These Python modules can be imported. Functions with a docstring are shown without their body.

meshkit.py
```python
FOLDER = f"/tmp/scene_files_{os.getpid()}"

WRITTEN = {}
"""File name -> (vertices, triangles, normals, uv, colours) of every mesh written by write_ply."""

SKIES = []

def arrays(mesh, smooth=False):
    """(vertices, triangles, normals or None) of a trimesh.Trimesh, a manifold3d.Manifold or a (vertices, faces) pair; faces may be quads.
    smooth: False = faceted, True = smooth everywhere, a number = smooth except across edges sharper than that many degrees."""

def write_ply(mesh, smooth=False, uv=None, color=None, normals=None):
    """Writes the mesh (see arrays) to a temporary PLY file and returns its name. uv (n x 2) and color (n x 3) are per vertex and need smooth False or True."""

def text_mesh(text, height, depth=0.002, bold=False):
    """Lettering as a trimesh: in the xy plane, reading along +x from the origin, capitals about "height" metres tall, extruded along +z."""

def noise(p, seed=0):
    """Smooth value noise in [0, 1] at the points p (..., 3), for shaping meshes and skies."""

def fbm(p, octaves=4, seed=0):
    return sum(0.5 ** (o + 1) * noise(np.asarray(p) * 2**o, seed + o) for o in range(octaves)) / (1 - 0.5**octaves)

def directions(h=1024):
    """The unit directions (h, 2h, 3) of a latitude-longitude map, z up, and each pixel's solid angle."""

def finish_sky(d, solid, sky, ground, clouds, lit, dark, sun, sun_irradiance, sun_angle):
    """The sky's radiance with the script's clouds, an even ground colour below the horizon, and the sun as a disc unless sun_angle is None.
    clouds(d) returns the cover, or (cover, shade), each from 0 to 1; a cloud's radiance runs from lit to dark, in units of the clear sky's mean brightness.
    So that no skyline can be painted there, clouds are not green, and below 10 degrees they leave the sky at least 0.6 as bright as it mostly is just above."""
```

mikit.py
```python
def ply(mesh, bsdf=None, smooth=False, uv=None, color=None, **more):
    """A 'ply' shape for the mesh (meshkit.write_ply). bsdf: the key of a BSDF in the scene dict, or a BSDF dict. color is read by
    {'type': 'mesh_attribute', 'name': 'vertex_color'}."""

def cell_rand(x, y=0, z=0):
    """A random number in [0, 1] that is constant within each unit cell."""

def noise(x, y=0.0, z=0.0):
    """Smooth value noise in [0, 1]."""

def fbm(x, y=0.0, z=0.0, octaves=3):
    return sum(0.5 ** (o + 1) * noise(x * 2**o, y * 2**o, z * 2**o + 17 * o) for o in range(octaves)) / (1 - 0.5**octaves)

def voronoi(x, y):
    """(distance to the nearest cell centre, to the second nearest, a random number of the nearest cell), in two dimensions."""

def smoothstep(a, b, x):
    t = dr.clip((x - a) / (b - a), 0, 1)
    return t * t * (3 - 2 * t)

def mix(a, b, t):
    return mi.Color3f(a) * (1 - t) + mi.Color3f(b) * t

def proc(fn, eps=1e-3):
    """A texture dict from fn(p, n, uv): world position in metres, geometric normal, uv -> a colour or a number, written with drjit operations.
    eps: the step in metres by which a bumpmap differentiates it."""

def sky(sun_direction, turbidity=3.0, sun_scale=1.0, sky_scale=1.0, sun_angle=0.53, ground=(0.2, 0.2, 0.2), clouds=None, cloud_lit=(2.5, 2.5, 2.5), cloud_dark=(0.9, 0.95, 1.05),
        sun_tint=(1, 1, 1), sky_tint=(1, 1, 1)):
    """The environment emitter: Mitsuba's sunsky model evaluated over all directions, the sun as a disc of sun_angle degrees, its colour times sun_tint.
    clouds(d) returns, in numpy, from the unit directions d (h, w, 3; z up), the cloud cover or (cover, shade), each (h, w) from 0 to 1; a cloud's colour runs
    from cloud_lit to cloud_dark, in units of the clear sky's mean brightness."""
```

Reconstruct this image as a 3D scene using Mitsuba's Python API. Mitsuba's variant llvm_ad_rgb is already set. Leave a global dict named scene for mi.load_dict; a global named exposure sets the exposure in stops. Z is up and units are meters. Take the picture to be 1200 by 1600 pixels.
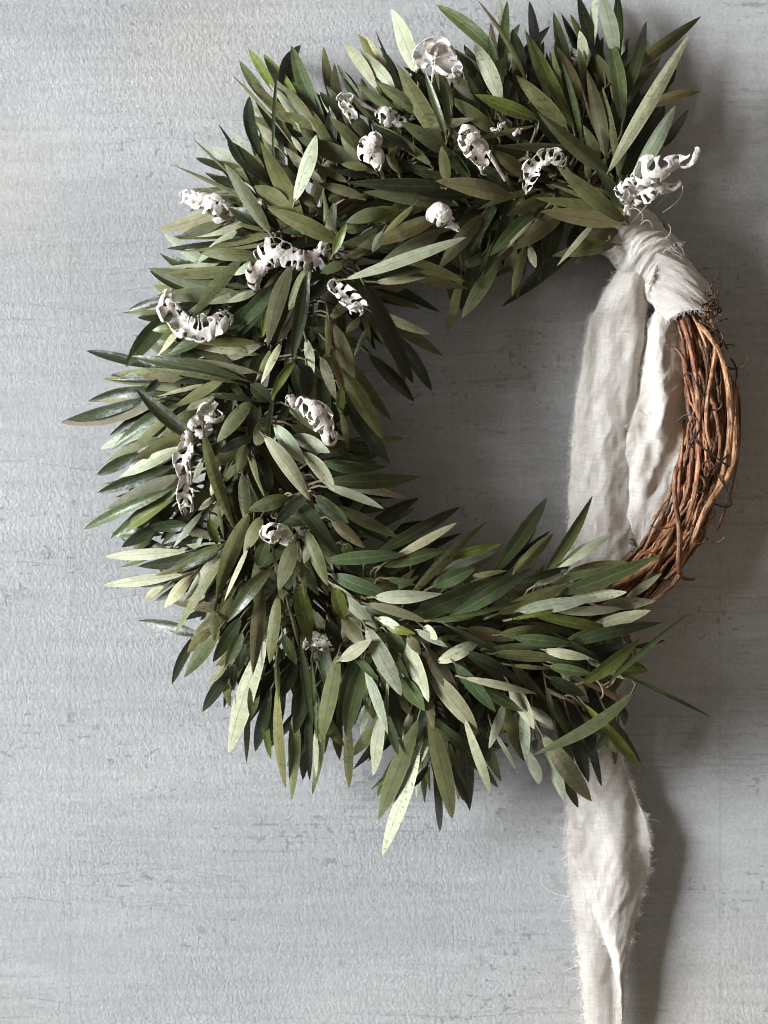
import math, random
import numpy as np, trimesh, drjit as dr, mitsuba as mi, mikit, meshkit, manifold3d as m3
from mikit import proc, noise, fbm, cell_rand, smoothstep, mix

scene, labels = {}, {}
rng = np.random.default_rng(7)
Tf = mi.ScalarTransform4f

# ------------------------------------------------------------------ camera, light, exposure
S, DIST = 0.0004, 0.85            # metres of wall per pixel of the 1200x1600 photograph, camera distance from the wall
scene['camera'] = {'type': 'perspective', 'fov': math.degrees(2 * math.atan(600 * S / DIST)), 'fov_axis': 'x', 'near_clip': 0.05, 'far_clip': 20.0,
                   'to_world': Tf().look_at(origin=[0, -DIST, 0], target=[0, 0, 0], up=[0, 0, 1])}
LAMP = np.array([-4.50, -2.10, 0.30])      # the window that lights the wall from the left
LAMP_AIM = np.array([0.05, 0.0, 0.0])
scene['window'] = {'type': 'rectangle', 'to_world': Tf().look_at(origin=LAMP.tolist(), target=LAMP_AIM.tolist(), up=[0, 0, 1]) @ Tf().scale([0.72, 1.0, 1]),
                         'emitter': {'type': 'area', 'radiance': {'type': 'rgb', 'value': [67.0, 70.0, 73.5]}}}
scene['room_light'] = {'type': 'constant', 'radiance': {'type': 'rgb', 'value': [0.186, 0.162, 0.134]}}
exposure = 0.0
labels['window'] = {'kind': 'structure'}


def P(px, py, h):
    """The point at height h above the wall that the photograph shows at pixel (px, py)."""
    k = (DIST - h) / DIST
    return np.array([(px - 600) * S * k, -h, (800 - py) * S * k])


# ------------------------------------------------------------------ materials
def rgb(c): return {'type': 'rgb', 'value': list(c)}


def wall_height(p, n, uv):
    x, y = uv.x, uv.y
    q = noise(x * 380, y * 380, 5.0) * 2.6                      # the stipple curls and wanders
    st = noise(x * 800 + q, y * 720 - q, 3.0) + 0.55 * noise(x * 1250 - q + 9, y * 1150 + q, 7.0)
    plas = fbm(x * 60, y * 200, 2.0, 3)
    return 0.00018 * smoothstep(0.35, 1.15, st) * (0.35 + 0.75 * fbm(x * 9 + 2, y * 14, 8.0, 3)) + 0.00006 * plas


def wall_marks(x, y):
    """(thin scratched lines, short pits in rows, flecks) of the concrete-look finish."""
    wob = 0.006 * noise(x * 22, 2.0)
    line = smoothstep(0.74, 0.80, noise(x * 13 + 40, (y + wob) * 800, 15.0)) * smoothstep(0.58, 0.72, noise(x * 8, y * 34, 19.0)) * smoothstep(0.2, 0.65, noise(x * 230, y * 800, 21.0))
    pit = smoothstep(0.70, 0.80, noise(x * 150 + 3, y * 760, 5.0)) * smoothstep(0.52, 0.70, noise(x * 12, y * 60, 9.0))
    fleck = smoothstep(0.80, 0.87, noise(x * 330, y * 420, 11.0)) * smoothstep(0.5, 0.68, fbm(x * 20, y * 30, 12.0, 2))
    return line, pit, fleck


def wall_colour(p, n, uv):
    x, y = uv.x, uv.y
    blotch = fbm(x * 6 + 4, y * 12, 1.0, 4)
    streak = fbm(x * 26, y * 300, 2.0, 3)
    line, pit, fleck = wall_marks(x, y)
    grain = noise(x * 1100, y * 1000, 4.0)
    # faint joints of the printed concrete panels
    sx = smoothstep(0.0012, 0.0, dr.abs(x - 0.032 - 0.0006 * noise(y * 90))) * 0.35 + smoothstep(0.0012, 0.0, dr.abs(x + 0.196)) * 0.3 + smoothstep(0.0012, 0.0, dr.abs(x - 0.21)) * 0.3
    sx *= smoothstep(0.35, 0.6, noise(y * 14, 3.3))
    c = mix((0.395, 0.40, 0.40), (0.46, 0.462, 0.458), smoothstep(0.25, 0.75, blotch))
    c = mix(c, c * mi.Color3f(1.05, 1.0, 0.94), smoothstep(0.4, 0.7, fbm(x * 4 + 9, y * 5, 6.0, 3)))
    panel = cell_rand(dr.floor((x + 0.196) / 0.2275), dr.floor((y + 0.043 + 0.1 * dr.floor((x + 0.196) / 0.2275)) / 0.17), 3.0)
    c = c * (0.965 + 0.07 * panel)
    c = c * (0.91 + 0.18 * streak) * (0.90 + 0.20 * grain)
    c = c * (1 - 0.16 * line) * (1 - 0.085 * pit) * (1 - 0.26 * fleck) * (1 - 0.35 * sx)
    return c


scene['wall_plaster'] = {'type': 'bumpmap', 'scale': 1.0, 'map': proc(wall_height, 0.0004),
                         'bsdf': {'type': 'principled', 'base_color': proc(wall_colour), 'roughness': 0.62, 'specular': 0.35}}

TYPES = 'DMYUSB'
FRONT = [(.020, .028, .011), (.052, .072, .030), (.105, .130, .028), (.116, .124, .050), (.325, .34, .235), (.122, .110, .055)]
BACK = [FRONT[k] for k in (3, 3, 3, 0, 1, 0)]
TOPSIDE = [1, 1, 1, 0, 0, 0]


def leaf_fn(table, sides):
    def fn(p, n, uv):
        ty = dr.floor(uv.x * 0.5)
        u = (uv.x - ty * 2) * 2 - 1
        k = dr.floor(uv.y * 0.5)
        v = uv.y - k * 2
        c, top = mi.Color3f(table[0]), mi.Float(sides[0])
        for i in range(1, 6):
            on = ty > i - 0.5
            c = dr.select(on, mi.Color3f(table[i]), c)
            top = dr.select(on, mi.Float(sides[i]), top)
        r1, r2, r3 = cell_rand(k, 1), cell_rand(k, 2), cell_rand(k, 3)
        c = c * (0.72 + 0.56 * r1)
        c = c * mix((1.10, 1.0, 0.84), (0.92, 1.0, 1.0), r2)
        au = dr.abs(u)
        mott = fbm(p.x * 260, p.y * 260, p.z * 260, 3)
        c = c * (0.74 + 0.52 * mott)
        c = mix(c, mi.Color3f(0.20, 0.20, 0.165), 0.09 * smoothstep(0.5, 0.75, fbm(p.x * 120 + 5, p.y * 120, p.z * 120, 3)) * smoothstep(0.3, 0.8, r2))
        w = dr.abs(dr.sin((v * 9 - au * 2.2 + r3) * 6.2832))
        c = c * (1 - 0.10 * smoothstep(0.7, 1.0, w))
        # the midrib: pale on the upper side, a dark groove on the felted underside
        rib = smoothstep(0.085, 0.03, au)
        c = mix(c, mix(c * 0.58, c * 1.9 + mi.Color3f(0.012, 0.016, 0.006), top), rib * 0.8)
        edge = smoothstep(0.86, 0.97, au)
        c = mix(c, c * 1.25 + mi.Color3f(0.045, 0.045, 0.012), edge * 0.75)
        tip = smoothstep(0.965, 1.0, v)
        c = mix(c, mi.Color3f(0.16, 0.12, 0.055), tip * smoothstep(0.35, 0.6, r3))
        spot = smoothstep(0.74, 0.82, noise(p.x * 620, p.y * 620, p.z * 620)) * smoothstep(0.35, 0.8, r3)
        return c * (1 - 0.4 * spot)
    return fn


def leaf_rough(p, n, uv):
    ty = dr.floor(uv.x * 0.5)
    return dr.select(ty < 2.5, mi.Float(0.40), mi.Float(0.62)) + 0.12 * (noise(p.x * 400, p.y * 400, p.z * 400) - 0.5)


def leaf_bump(p, n, uv):
    return 0.00022 * fbm(p.x * 420, p.y * 420, p.z * 420, 2)


def principled(col, rough, **kw):
    return {'type': 'principled', 'base_color': col, 'roughness': rough, **kw}


scene['leaf_skin'] = {'type': 'twosided',
                      'a': {'type': 'bumpmap', 'scale': 1.0, 'map': proc(leaf_bump, 0.0004), 'b': principled(proc(leaf_fn(FRONT, TOPSIDE)), proc(leaf_rough), specular=0.42)},
                      'c': principled(proc(leaf_fn(BACK, [1 - t for t in TOPSIDE])), 0.6, specular=0.35)}


def felt_colour(p, n, uv):
    a = fbm(p.x * 160, p.y * 160, p.z * 160, 3)
    b = fbm(p.x * 900, p.y * 900, p.z * 900, 2)
    return mix((0.50, 0.435, 0.37), (0.78, 0.745, 0.70), smoothstep(0.28, 0.62, a)) * (0.82 + 0.3 * b)


def felt_bump(p, n, uv): return 0.0005 * fbm(p.x * 700, p.y * 700, p.z * 700, 2)


scene['white_felt'] = {'type': 'twosided', 'a': {'type': 'bumpmap', 'scale': 1.0, 'map': proc(felt_bump, 0.0003), 'b': principled(proc(felt_colour), 0.85, specular=0.2, sheen=0.4)}}


def linen_colour(p, n, uv):
    u, v = uv.x, uv.y          # metres along the cloth
    warp = noise(u * 2600, v * 260, 1.0)
    weft = noise(u * 260, v * 2600, 2.0)
    slub = smoothstep(0.70, 0.85, noise(u * 1500, v * 160, 5.0)) + smoothstep(0.72, 0.86, noise(u * 170, v * 1500, 6.0))
    dirt = smoothstep(0.80, 0.88, noise(u * 900, v * 900, 8.0))
    tone = fbm(u * 45, v * 45, 3.0, 3)
    c = mix((0.60, 0.55, 0.485), (0.685, 0.645, 0.59), tone)
    return c * (0.86 + 0.14 * warp + 0.14 * weft) * (1 - 0.07 * slub) * (1 - 0.12 * dirt)


def linen_bump(p, n, uv):
    u, v = uv.x, uv.y
    return 0.00016 * (dr.sin(u * 7800) * dr.sin(v * 7800)) + 0.00022 * (noise(u * 2200, v * 140) + noise(u * 140, v * 2200, 4)) + 0.0007 * fbm(u * 120, v * 90, 1.0, 2)


scene['linen'] = {'type': 'twosided', 'b': {'type': 'bumpmap', 'scale': 1.0, 'map': proc(linen_bump, 0.00015),
                                             'b': principled(proc(linen_colour), 0.9, specular=0.15, sheen=0.3)}}
scene['linen_thread'] = {'type': 'twosided', 'b': principled(rgb((0.62, 0.585, 0.54)), 0.9, specular=0.1)}


def bark_fn(dark, mid, pale):
    def fn(p, n, uv):
        k = dr.floor(uv.x * 0.5)
        u, v = uv.x - 2 * k, uv.y
        a = fbm(v * 170 + k * 7, u * 9, k, 3)
        fib = noise(v * 60, u * 46, k + 3)
        c = mix(dark, mid, smoothstep(0.28, 0.55, a))
        c = mix(c, pale, smoothstep(0.56, 0.82, a) * 0.8)
        scar = smoothstep(0.72, 0.8, noise(v * 260 + k, u * 5, k + 8))
        tone = 0.6 + 0.65 * cell_rand(k, 4)
        return c * tone * (0.7 + 0.5 * fib) * (1 - 0.5 * scar)
    return fn


def bark_bump(p, n, uv):
    k = dr.floor(uv.x * 0.5)
    return 0.0004 * noise(uv.y * 75, (uv.x - 2 * k) * 40, k) + 0.0006 * fbm(uv.y * 500, uv.x * 20, k, 2)


for nm, cols in {'bark_tan': ((.14, .064, .03), (.36, .18, .088), (.56, .37, .22)), 'bark_rust': ((.10, .038, .017), (.31, .125, .054), (.50, .28, .15)),
                 'bark_dark': ((.04, .018, .011), (.13, .055, .028), (.27, .15, .085))}.items():
    scene[nm] = {'type': 'bumpmap', 'scale': 1.0, 'map': proc(bark_bump, 0.0004), 'b': principled(proc(bark_fn(*cols)), 0.55, specular=0.4)}
scene['sprig_bark'] = principled(rgb((.17, .145, .085)), 0.7, specular=0.25)
scene['twig_bark'] = principled(rgb((.34, .27, .18)), 0.7, specular=0.25)
scene['wire_metal'] = principled(rgb((.035, .026, .022)), 0.5, specular=0.5)


# ------------------------------------------------------------------ mesh helpers
def add(key, mesh, bsdf, smooth=True, uv=None, label=None, kind=None):
    scene[key] = mikit.ply(mesh, bsdf, smooth=smooth, uv=uv)
    e = {}
    if label: e['label'] = label
    if kind: e['kind'] = kind
    if e: labels[key] = e


COUNT = {}


def numbered(base):
    n = COUNT.get(base, 0)
    COUNT[base] = n + 1
    return base if n == 0 else f'{base}_{n:03d}'


def unit(v):
    v = np.asarray(v, float)
    return v / np.maximum(np.linalg.norm(v, axis=-1, keepdims=True), 1e-12)


def spline(pts, n):
    """Points along a smooth curve through pts (m x d), n of them, evenly spaced in parameter."""
    from scipy.interpolate import CubicSpline, PchipInterpolator
    pts = np.asarray(pts, float)
    if len(pts) == 2:
        return pts[0] + (pts[1] - pts[0]) * np.linspace(0, 1, n)[:, None]
    t = np.r_[0, np.cumsum(np.linalg.norm(np.diff(pts[:, :3], axis=0), axis=1) + 1e-9)]
    return CubicSpline(t, pts)(np.linspace(0, t[-1], n))


def grid_faces(n, m, wrap=False):
    f = []
    i, j = np.meshgrid(np.arange(n - 1), np.arange(m if wrap else m - 1), indexing='ij')
    a, b = i * m + j, i * m + (j + 1) % m
    c, d = (i + 1) * m + (j + 1) % m, (i + 1) * m + j
    return np.vstack([np.stack([a, b, c], -1).reshape(-1, 3), np.stack([a, c, d], -1).reshape(-1, 3)])


def tube(path, rad, sides=7, ident=0, bumps=None):
    """(vertices, faces, uv) of a closed-ended tube; uv = (2*ident + round, metres along)."""
    path = np.asarray(path, float)
    n = len(path)
    rad = np.broadcast_to(rad, n).astype(float)
    t = unit(np.gradient(path, axis=0))
    ref = np.array([0.31, -0.87, 0.38])
    u = np.cross(t[0], ref); u = u / (np.linalg.norm(u) + 1e-12)
    U = np.empty_like(path)
    for i in range(n):
        u = u - t[i] * (u @ t[i]); u = u / (np.linalg.norm(u) + 1e-12)
        U[i] = u
    W = np.cross(t, U)
    a = np.linspace(0, 2 * np.pi, sides + 1)      # the seam is doubled so that uv stays clean
    r = rad[:, None] * np.ones(sides + 1)
    if bumps is not None: r = r * bumps(np.arange(n)[:, None], a[None])
    v = path[:, None] + r[..., None] * (np.cos(a)[None, :, None] * U[:, None] + np.sin(a)[None, :, None] * W[:, None])
    L = np.r_[0, np.cumsum(np.linalg.norm(np.diff(path, axis=0), axis=1))]
    uv = np.stack(np.broadcast_arrays(2 * ident + (a / (2 * np.pi) * 0.98 + 0.01)[None], L[:, None]), -1).reshape(-1, 2)
    f = grid_faces(n, sides + 1)
    v = v.reshape(-1, 3)
    caps, e = [], len(v)
    for end, flip in ((0, 0), (n - 1, 1)):
        ring = end * (sides + 1) + np.arange(sides)
        tri = np.stack([np.full(sides, e), ring + 1, ring], -1)
        caps.append(tri[:, ::-1] if flip else tri); e += 1
    v = np.vstack([v, path[:1], path[-1:]])
    uv = np.vstack([uv, [[2 * ident + .5, 0]], [[2 * ident + .5, L[-1]]]])
    return v, np.vstack([f] + caps), uv


def join(parts):
    vs, fs, us, at = [], [], [], 0
    for v, f, u in parts:
        vs.append(v); fs.append(f + at); us.append(u); at += len(v)
    return np.vstack(vs), np.vstack(fs), np.vstack(us)


# ------------------------------------------------------------------ the wall
labels['wall'] = {'kind': 'structure', 'label': 'grey stippled concrete-look wall with fine dark horizontal streaks', 'category': 'wall'}
wv = np.array([[-3, 0, -2.5], [3, 0, -2.5], [3, 0, 2.5], [-3, 0, 2.5]], float)
scene['wall'] = mikit.ply((wv, np.array([[0, 1, 2], [0, 2, 3]])), 'wall_plaster', smooth=False, uv=wv[:, [0, 2]])

# ------------------------------------------------------------------ the wreath
labels['wreath'] = {'label': 'half-bare vine wreath bound with olive leaves and curled white leaves, hanging on the grey wall', 'category': 'wreath'}
CX, CY, RING = 740, 640, 372          # the ring in the photograph's pixels


def dome(px, py):
    """Height of the foliage above the wall."""
    d = (math.hypot(px - CX, py - CY) - RING) / 280
    an = math.degrees(math.atan2(CY - py, px - CX)) % 360
    low = 1 - 0.54 * float(np.clip((108 - an) / 50, 0, 1)) - 0.36 * float(np.clip((an - 268) / 40, 0, 1))      # thinner at both ends of the greenery
    return 0.016 + 0.067 * low * math.sqrt(max(0.0, 1 - d * d))


# Leaves as they lie: tile origin (enlarged four times): base x y, tip x y, width, kind, layer, optional sideways bend.
# kinds: D dark upper side, M grey-green upper side, Y yellow-green, U olive underside, S pale sage underside, B brownish underside; < turned to the window
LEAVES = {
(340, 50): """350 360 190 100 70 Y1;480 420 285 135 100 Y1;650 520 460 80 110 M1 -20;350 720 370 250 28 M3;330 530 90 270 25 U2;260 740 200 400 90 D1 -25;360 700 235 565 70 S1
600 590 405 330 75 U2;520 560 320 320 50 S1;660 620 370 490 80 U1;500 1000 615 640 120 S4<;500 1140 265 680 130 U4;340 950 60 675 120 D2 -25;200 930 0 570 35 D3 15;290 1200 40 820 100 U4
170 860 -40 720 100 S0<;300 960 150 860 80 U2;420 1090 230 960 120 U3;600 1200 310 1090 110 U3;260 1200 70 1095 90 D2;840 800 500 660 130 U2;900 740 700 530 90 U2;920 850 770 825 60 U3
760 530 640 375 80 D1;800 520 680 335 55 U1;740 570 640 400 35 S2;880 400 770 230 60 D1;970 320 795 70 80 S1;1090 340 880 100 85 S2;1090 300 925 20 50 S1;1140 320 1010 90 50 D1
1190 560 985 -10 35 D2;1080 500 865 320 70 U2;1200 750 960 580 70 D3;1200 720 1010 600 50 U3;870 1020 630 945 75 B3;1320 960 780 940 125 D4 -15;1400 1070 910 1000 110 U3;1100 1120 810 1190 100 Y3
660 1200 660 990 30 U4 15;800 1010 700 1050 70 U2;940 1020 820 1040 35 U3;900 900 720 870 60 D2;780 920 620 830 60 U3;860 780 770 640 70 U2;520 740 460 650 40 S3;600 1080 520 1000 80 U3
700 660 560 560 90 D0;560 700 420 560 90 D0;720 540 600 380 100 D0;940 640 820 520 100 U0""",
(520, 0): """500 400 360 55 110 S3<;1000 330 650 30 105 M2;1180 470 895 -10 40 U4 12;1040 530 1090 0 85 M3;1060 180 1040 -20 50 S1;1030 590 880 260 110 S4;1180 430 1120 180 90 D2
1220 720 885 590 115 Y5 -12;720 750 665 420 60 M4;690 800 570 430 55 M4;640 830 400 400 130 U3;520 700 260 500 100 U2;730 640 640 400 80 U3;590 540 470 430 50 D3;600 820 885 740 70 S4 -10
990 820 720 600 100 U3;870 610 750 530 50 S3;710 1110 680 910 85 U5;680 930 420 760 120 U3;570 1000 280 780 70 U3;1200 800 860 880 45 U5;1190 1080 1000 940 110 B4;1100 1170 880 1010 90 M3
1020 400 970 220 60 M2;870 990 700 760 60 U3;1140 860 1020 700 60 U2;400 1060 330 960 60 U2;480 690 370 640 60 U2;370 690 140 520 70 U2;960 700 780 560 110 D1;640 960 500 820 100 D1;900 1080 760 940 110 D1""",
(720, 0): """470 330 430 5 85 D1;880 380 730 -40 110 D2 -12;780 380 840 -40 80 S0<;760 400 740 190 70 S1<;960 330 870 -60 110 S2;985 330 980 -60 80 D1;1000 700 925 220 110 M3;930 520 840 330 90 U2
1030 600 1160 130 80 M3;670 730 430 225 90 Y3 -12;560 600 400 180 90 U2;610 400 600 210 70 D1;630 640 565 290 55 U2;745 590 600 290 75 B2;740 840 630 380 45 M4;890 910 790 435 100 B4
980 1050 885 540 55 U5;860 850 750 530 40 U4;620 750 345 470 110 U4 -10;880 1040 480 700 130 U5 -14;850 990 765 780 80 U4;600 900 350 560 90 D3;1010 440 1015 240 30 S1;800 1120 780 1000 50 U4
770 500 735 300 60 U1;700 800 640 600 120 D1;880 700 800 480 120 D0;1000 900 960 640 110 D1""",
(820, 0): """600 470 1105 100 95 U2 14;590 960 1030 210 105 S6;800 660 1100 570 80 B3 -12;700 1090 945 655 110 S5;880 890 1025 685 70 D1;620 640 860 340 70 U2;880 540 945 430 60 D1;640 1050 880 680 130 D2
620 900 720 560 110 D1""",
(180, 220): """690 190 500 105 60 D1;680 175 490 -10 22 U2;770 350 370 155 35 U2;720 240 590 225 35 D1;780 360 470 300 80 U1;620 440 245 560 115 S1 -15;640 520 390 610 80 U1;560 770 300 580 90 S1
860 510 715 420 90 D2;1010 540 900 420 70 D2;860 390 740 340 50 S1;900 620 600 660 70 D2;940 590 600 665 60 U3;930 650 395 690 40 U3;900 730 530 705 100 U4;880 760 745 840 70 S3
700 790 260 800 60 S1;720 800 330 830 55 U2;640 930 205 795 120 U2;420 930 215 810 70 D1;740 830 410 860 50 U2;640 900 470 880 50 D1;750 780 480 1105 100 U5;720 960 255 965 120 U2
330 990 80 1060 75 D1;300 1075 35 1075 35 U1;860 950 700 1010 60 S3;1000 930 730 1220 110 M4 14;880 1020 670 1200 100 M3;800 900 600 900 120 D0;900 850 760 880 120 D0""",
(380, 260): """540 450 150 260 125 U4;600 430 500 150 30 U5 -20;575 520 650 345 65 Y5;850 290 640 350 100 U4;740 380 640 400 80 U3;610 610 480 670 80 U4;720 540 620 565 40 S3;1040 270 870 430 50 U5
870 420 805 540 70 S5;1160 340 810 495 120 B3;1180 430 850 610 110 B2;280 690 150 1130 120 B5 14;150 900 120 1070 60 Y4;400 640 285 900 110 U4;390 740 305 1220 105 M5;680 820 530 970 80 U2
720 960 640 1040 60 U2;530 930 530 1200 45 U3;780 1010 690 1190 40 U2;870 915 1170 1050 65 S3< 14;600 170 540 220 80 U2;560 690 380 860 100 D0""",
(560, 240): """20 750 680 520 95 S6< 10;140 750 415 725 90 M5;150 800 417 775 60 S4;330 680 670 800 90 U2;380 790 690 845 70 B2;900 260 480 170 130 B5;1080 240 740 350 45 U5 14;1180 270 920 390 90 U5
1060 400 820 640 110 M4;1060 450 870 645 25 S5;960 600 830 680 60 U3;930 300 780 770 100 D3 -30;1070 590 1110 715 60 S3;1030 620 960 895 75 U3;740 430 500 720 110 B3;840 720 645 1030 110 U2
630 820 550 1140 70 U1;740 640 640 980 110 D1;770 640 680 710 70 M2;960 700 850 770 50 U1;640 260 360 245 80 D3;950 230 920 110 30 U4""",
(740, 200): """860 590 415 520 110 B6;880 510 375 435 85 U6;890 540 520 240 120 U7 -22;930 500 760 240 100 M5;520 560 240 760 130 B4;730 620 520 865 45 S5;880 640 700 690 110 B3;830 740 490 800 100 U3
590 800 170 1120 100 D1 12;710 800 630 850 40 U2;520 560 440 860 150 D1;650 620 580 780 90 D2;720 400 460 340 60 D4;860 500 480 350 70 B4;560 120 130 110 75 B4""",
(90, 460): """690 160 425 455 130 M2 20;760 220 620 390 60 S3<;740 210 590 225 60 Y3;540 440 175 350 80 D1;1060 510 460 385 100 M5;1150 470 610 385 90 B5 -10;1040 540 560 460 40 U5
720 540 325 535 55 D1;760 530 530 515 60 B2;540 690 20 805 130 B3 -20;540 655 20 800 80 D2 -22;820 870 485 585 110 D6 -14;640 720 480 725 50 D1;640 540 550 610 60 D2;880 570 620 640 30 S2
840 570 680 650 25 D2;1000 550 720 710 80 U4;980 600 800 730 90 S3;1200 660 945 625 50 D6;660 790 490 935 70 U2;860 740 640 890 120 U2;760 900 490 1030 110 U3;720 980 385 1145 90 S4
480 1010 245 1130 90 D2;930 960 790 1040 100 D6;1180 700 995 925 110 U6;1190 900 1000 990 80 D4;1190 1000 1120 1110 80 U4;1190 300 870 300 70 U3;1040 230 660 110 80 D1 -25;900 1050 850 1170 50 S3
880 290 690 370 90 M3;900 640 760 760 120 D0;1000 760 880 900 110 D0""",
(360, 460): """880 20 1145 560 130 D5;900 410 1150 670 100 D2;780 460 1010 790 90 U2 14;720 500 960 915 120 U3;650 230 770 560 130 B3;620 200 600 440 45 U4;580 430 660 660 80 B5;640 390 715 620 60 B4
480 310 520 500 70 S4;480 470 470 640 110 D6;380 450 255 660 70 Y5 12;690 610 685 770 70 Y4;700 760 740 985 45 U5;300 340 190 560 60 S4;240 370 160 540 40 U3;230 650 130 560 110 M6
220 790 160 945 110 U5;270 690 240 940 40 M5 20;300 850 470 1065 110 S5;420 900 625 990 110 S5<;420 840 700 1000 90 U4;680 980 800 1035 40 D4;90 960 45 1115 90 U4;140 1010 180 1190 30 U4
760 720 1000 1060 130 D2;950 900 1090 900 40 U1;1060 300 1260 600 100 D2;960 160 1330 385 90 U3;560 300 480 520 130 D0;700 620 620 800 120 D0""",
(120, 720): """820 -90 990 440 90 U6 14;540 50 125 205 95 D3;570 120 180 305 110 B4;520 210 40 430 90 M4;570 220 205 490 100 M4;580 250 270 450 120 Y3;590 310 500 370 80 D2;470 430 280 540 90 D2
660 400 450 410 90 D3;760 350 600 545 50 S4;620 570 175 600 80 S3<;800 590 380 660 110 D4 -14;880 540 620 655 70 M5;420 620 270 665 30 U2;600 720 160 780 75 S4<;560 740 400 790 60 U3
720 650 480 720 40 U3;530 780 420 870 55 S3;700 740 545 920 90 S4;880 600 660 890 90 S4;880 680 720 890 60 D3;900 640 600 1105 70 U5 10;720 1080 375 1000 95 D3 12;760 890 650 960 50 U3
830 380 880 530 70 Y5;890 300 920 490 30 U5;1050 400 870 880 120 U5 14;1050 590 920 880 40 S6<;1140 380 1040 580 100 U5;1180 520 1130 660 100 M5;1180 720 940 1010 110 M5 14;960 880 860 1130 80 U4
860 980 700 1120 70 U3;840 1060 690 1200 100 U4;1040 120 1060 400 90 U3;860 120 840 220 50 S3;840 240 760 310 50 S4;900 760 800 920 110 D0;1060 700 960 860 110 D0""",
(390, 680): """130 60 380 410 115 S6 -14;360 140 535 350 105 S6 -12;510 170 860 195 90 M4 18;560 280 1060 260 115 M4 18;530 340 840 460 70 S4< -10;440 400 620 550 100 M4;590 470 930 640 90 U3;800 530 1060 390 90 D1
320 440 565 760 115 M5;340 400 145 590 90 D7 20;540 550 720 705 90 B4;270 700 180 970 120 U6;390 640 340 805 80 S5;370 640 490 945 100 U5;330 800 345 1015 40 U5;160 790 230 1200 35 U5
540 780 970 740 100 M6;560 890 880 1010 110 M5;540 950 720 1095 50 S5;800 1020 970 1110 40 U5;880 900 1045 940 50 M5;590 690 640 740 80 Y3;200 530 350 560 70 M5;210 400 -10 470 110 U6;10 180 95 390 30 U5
420 600 520 760 130 D0;560 700 700 860 130 D0;60 160 120 360 130 D0""",
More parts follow.
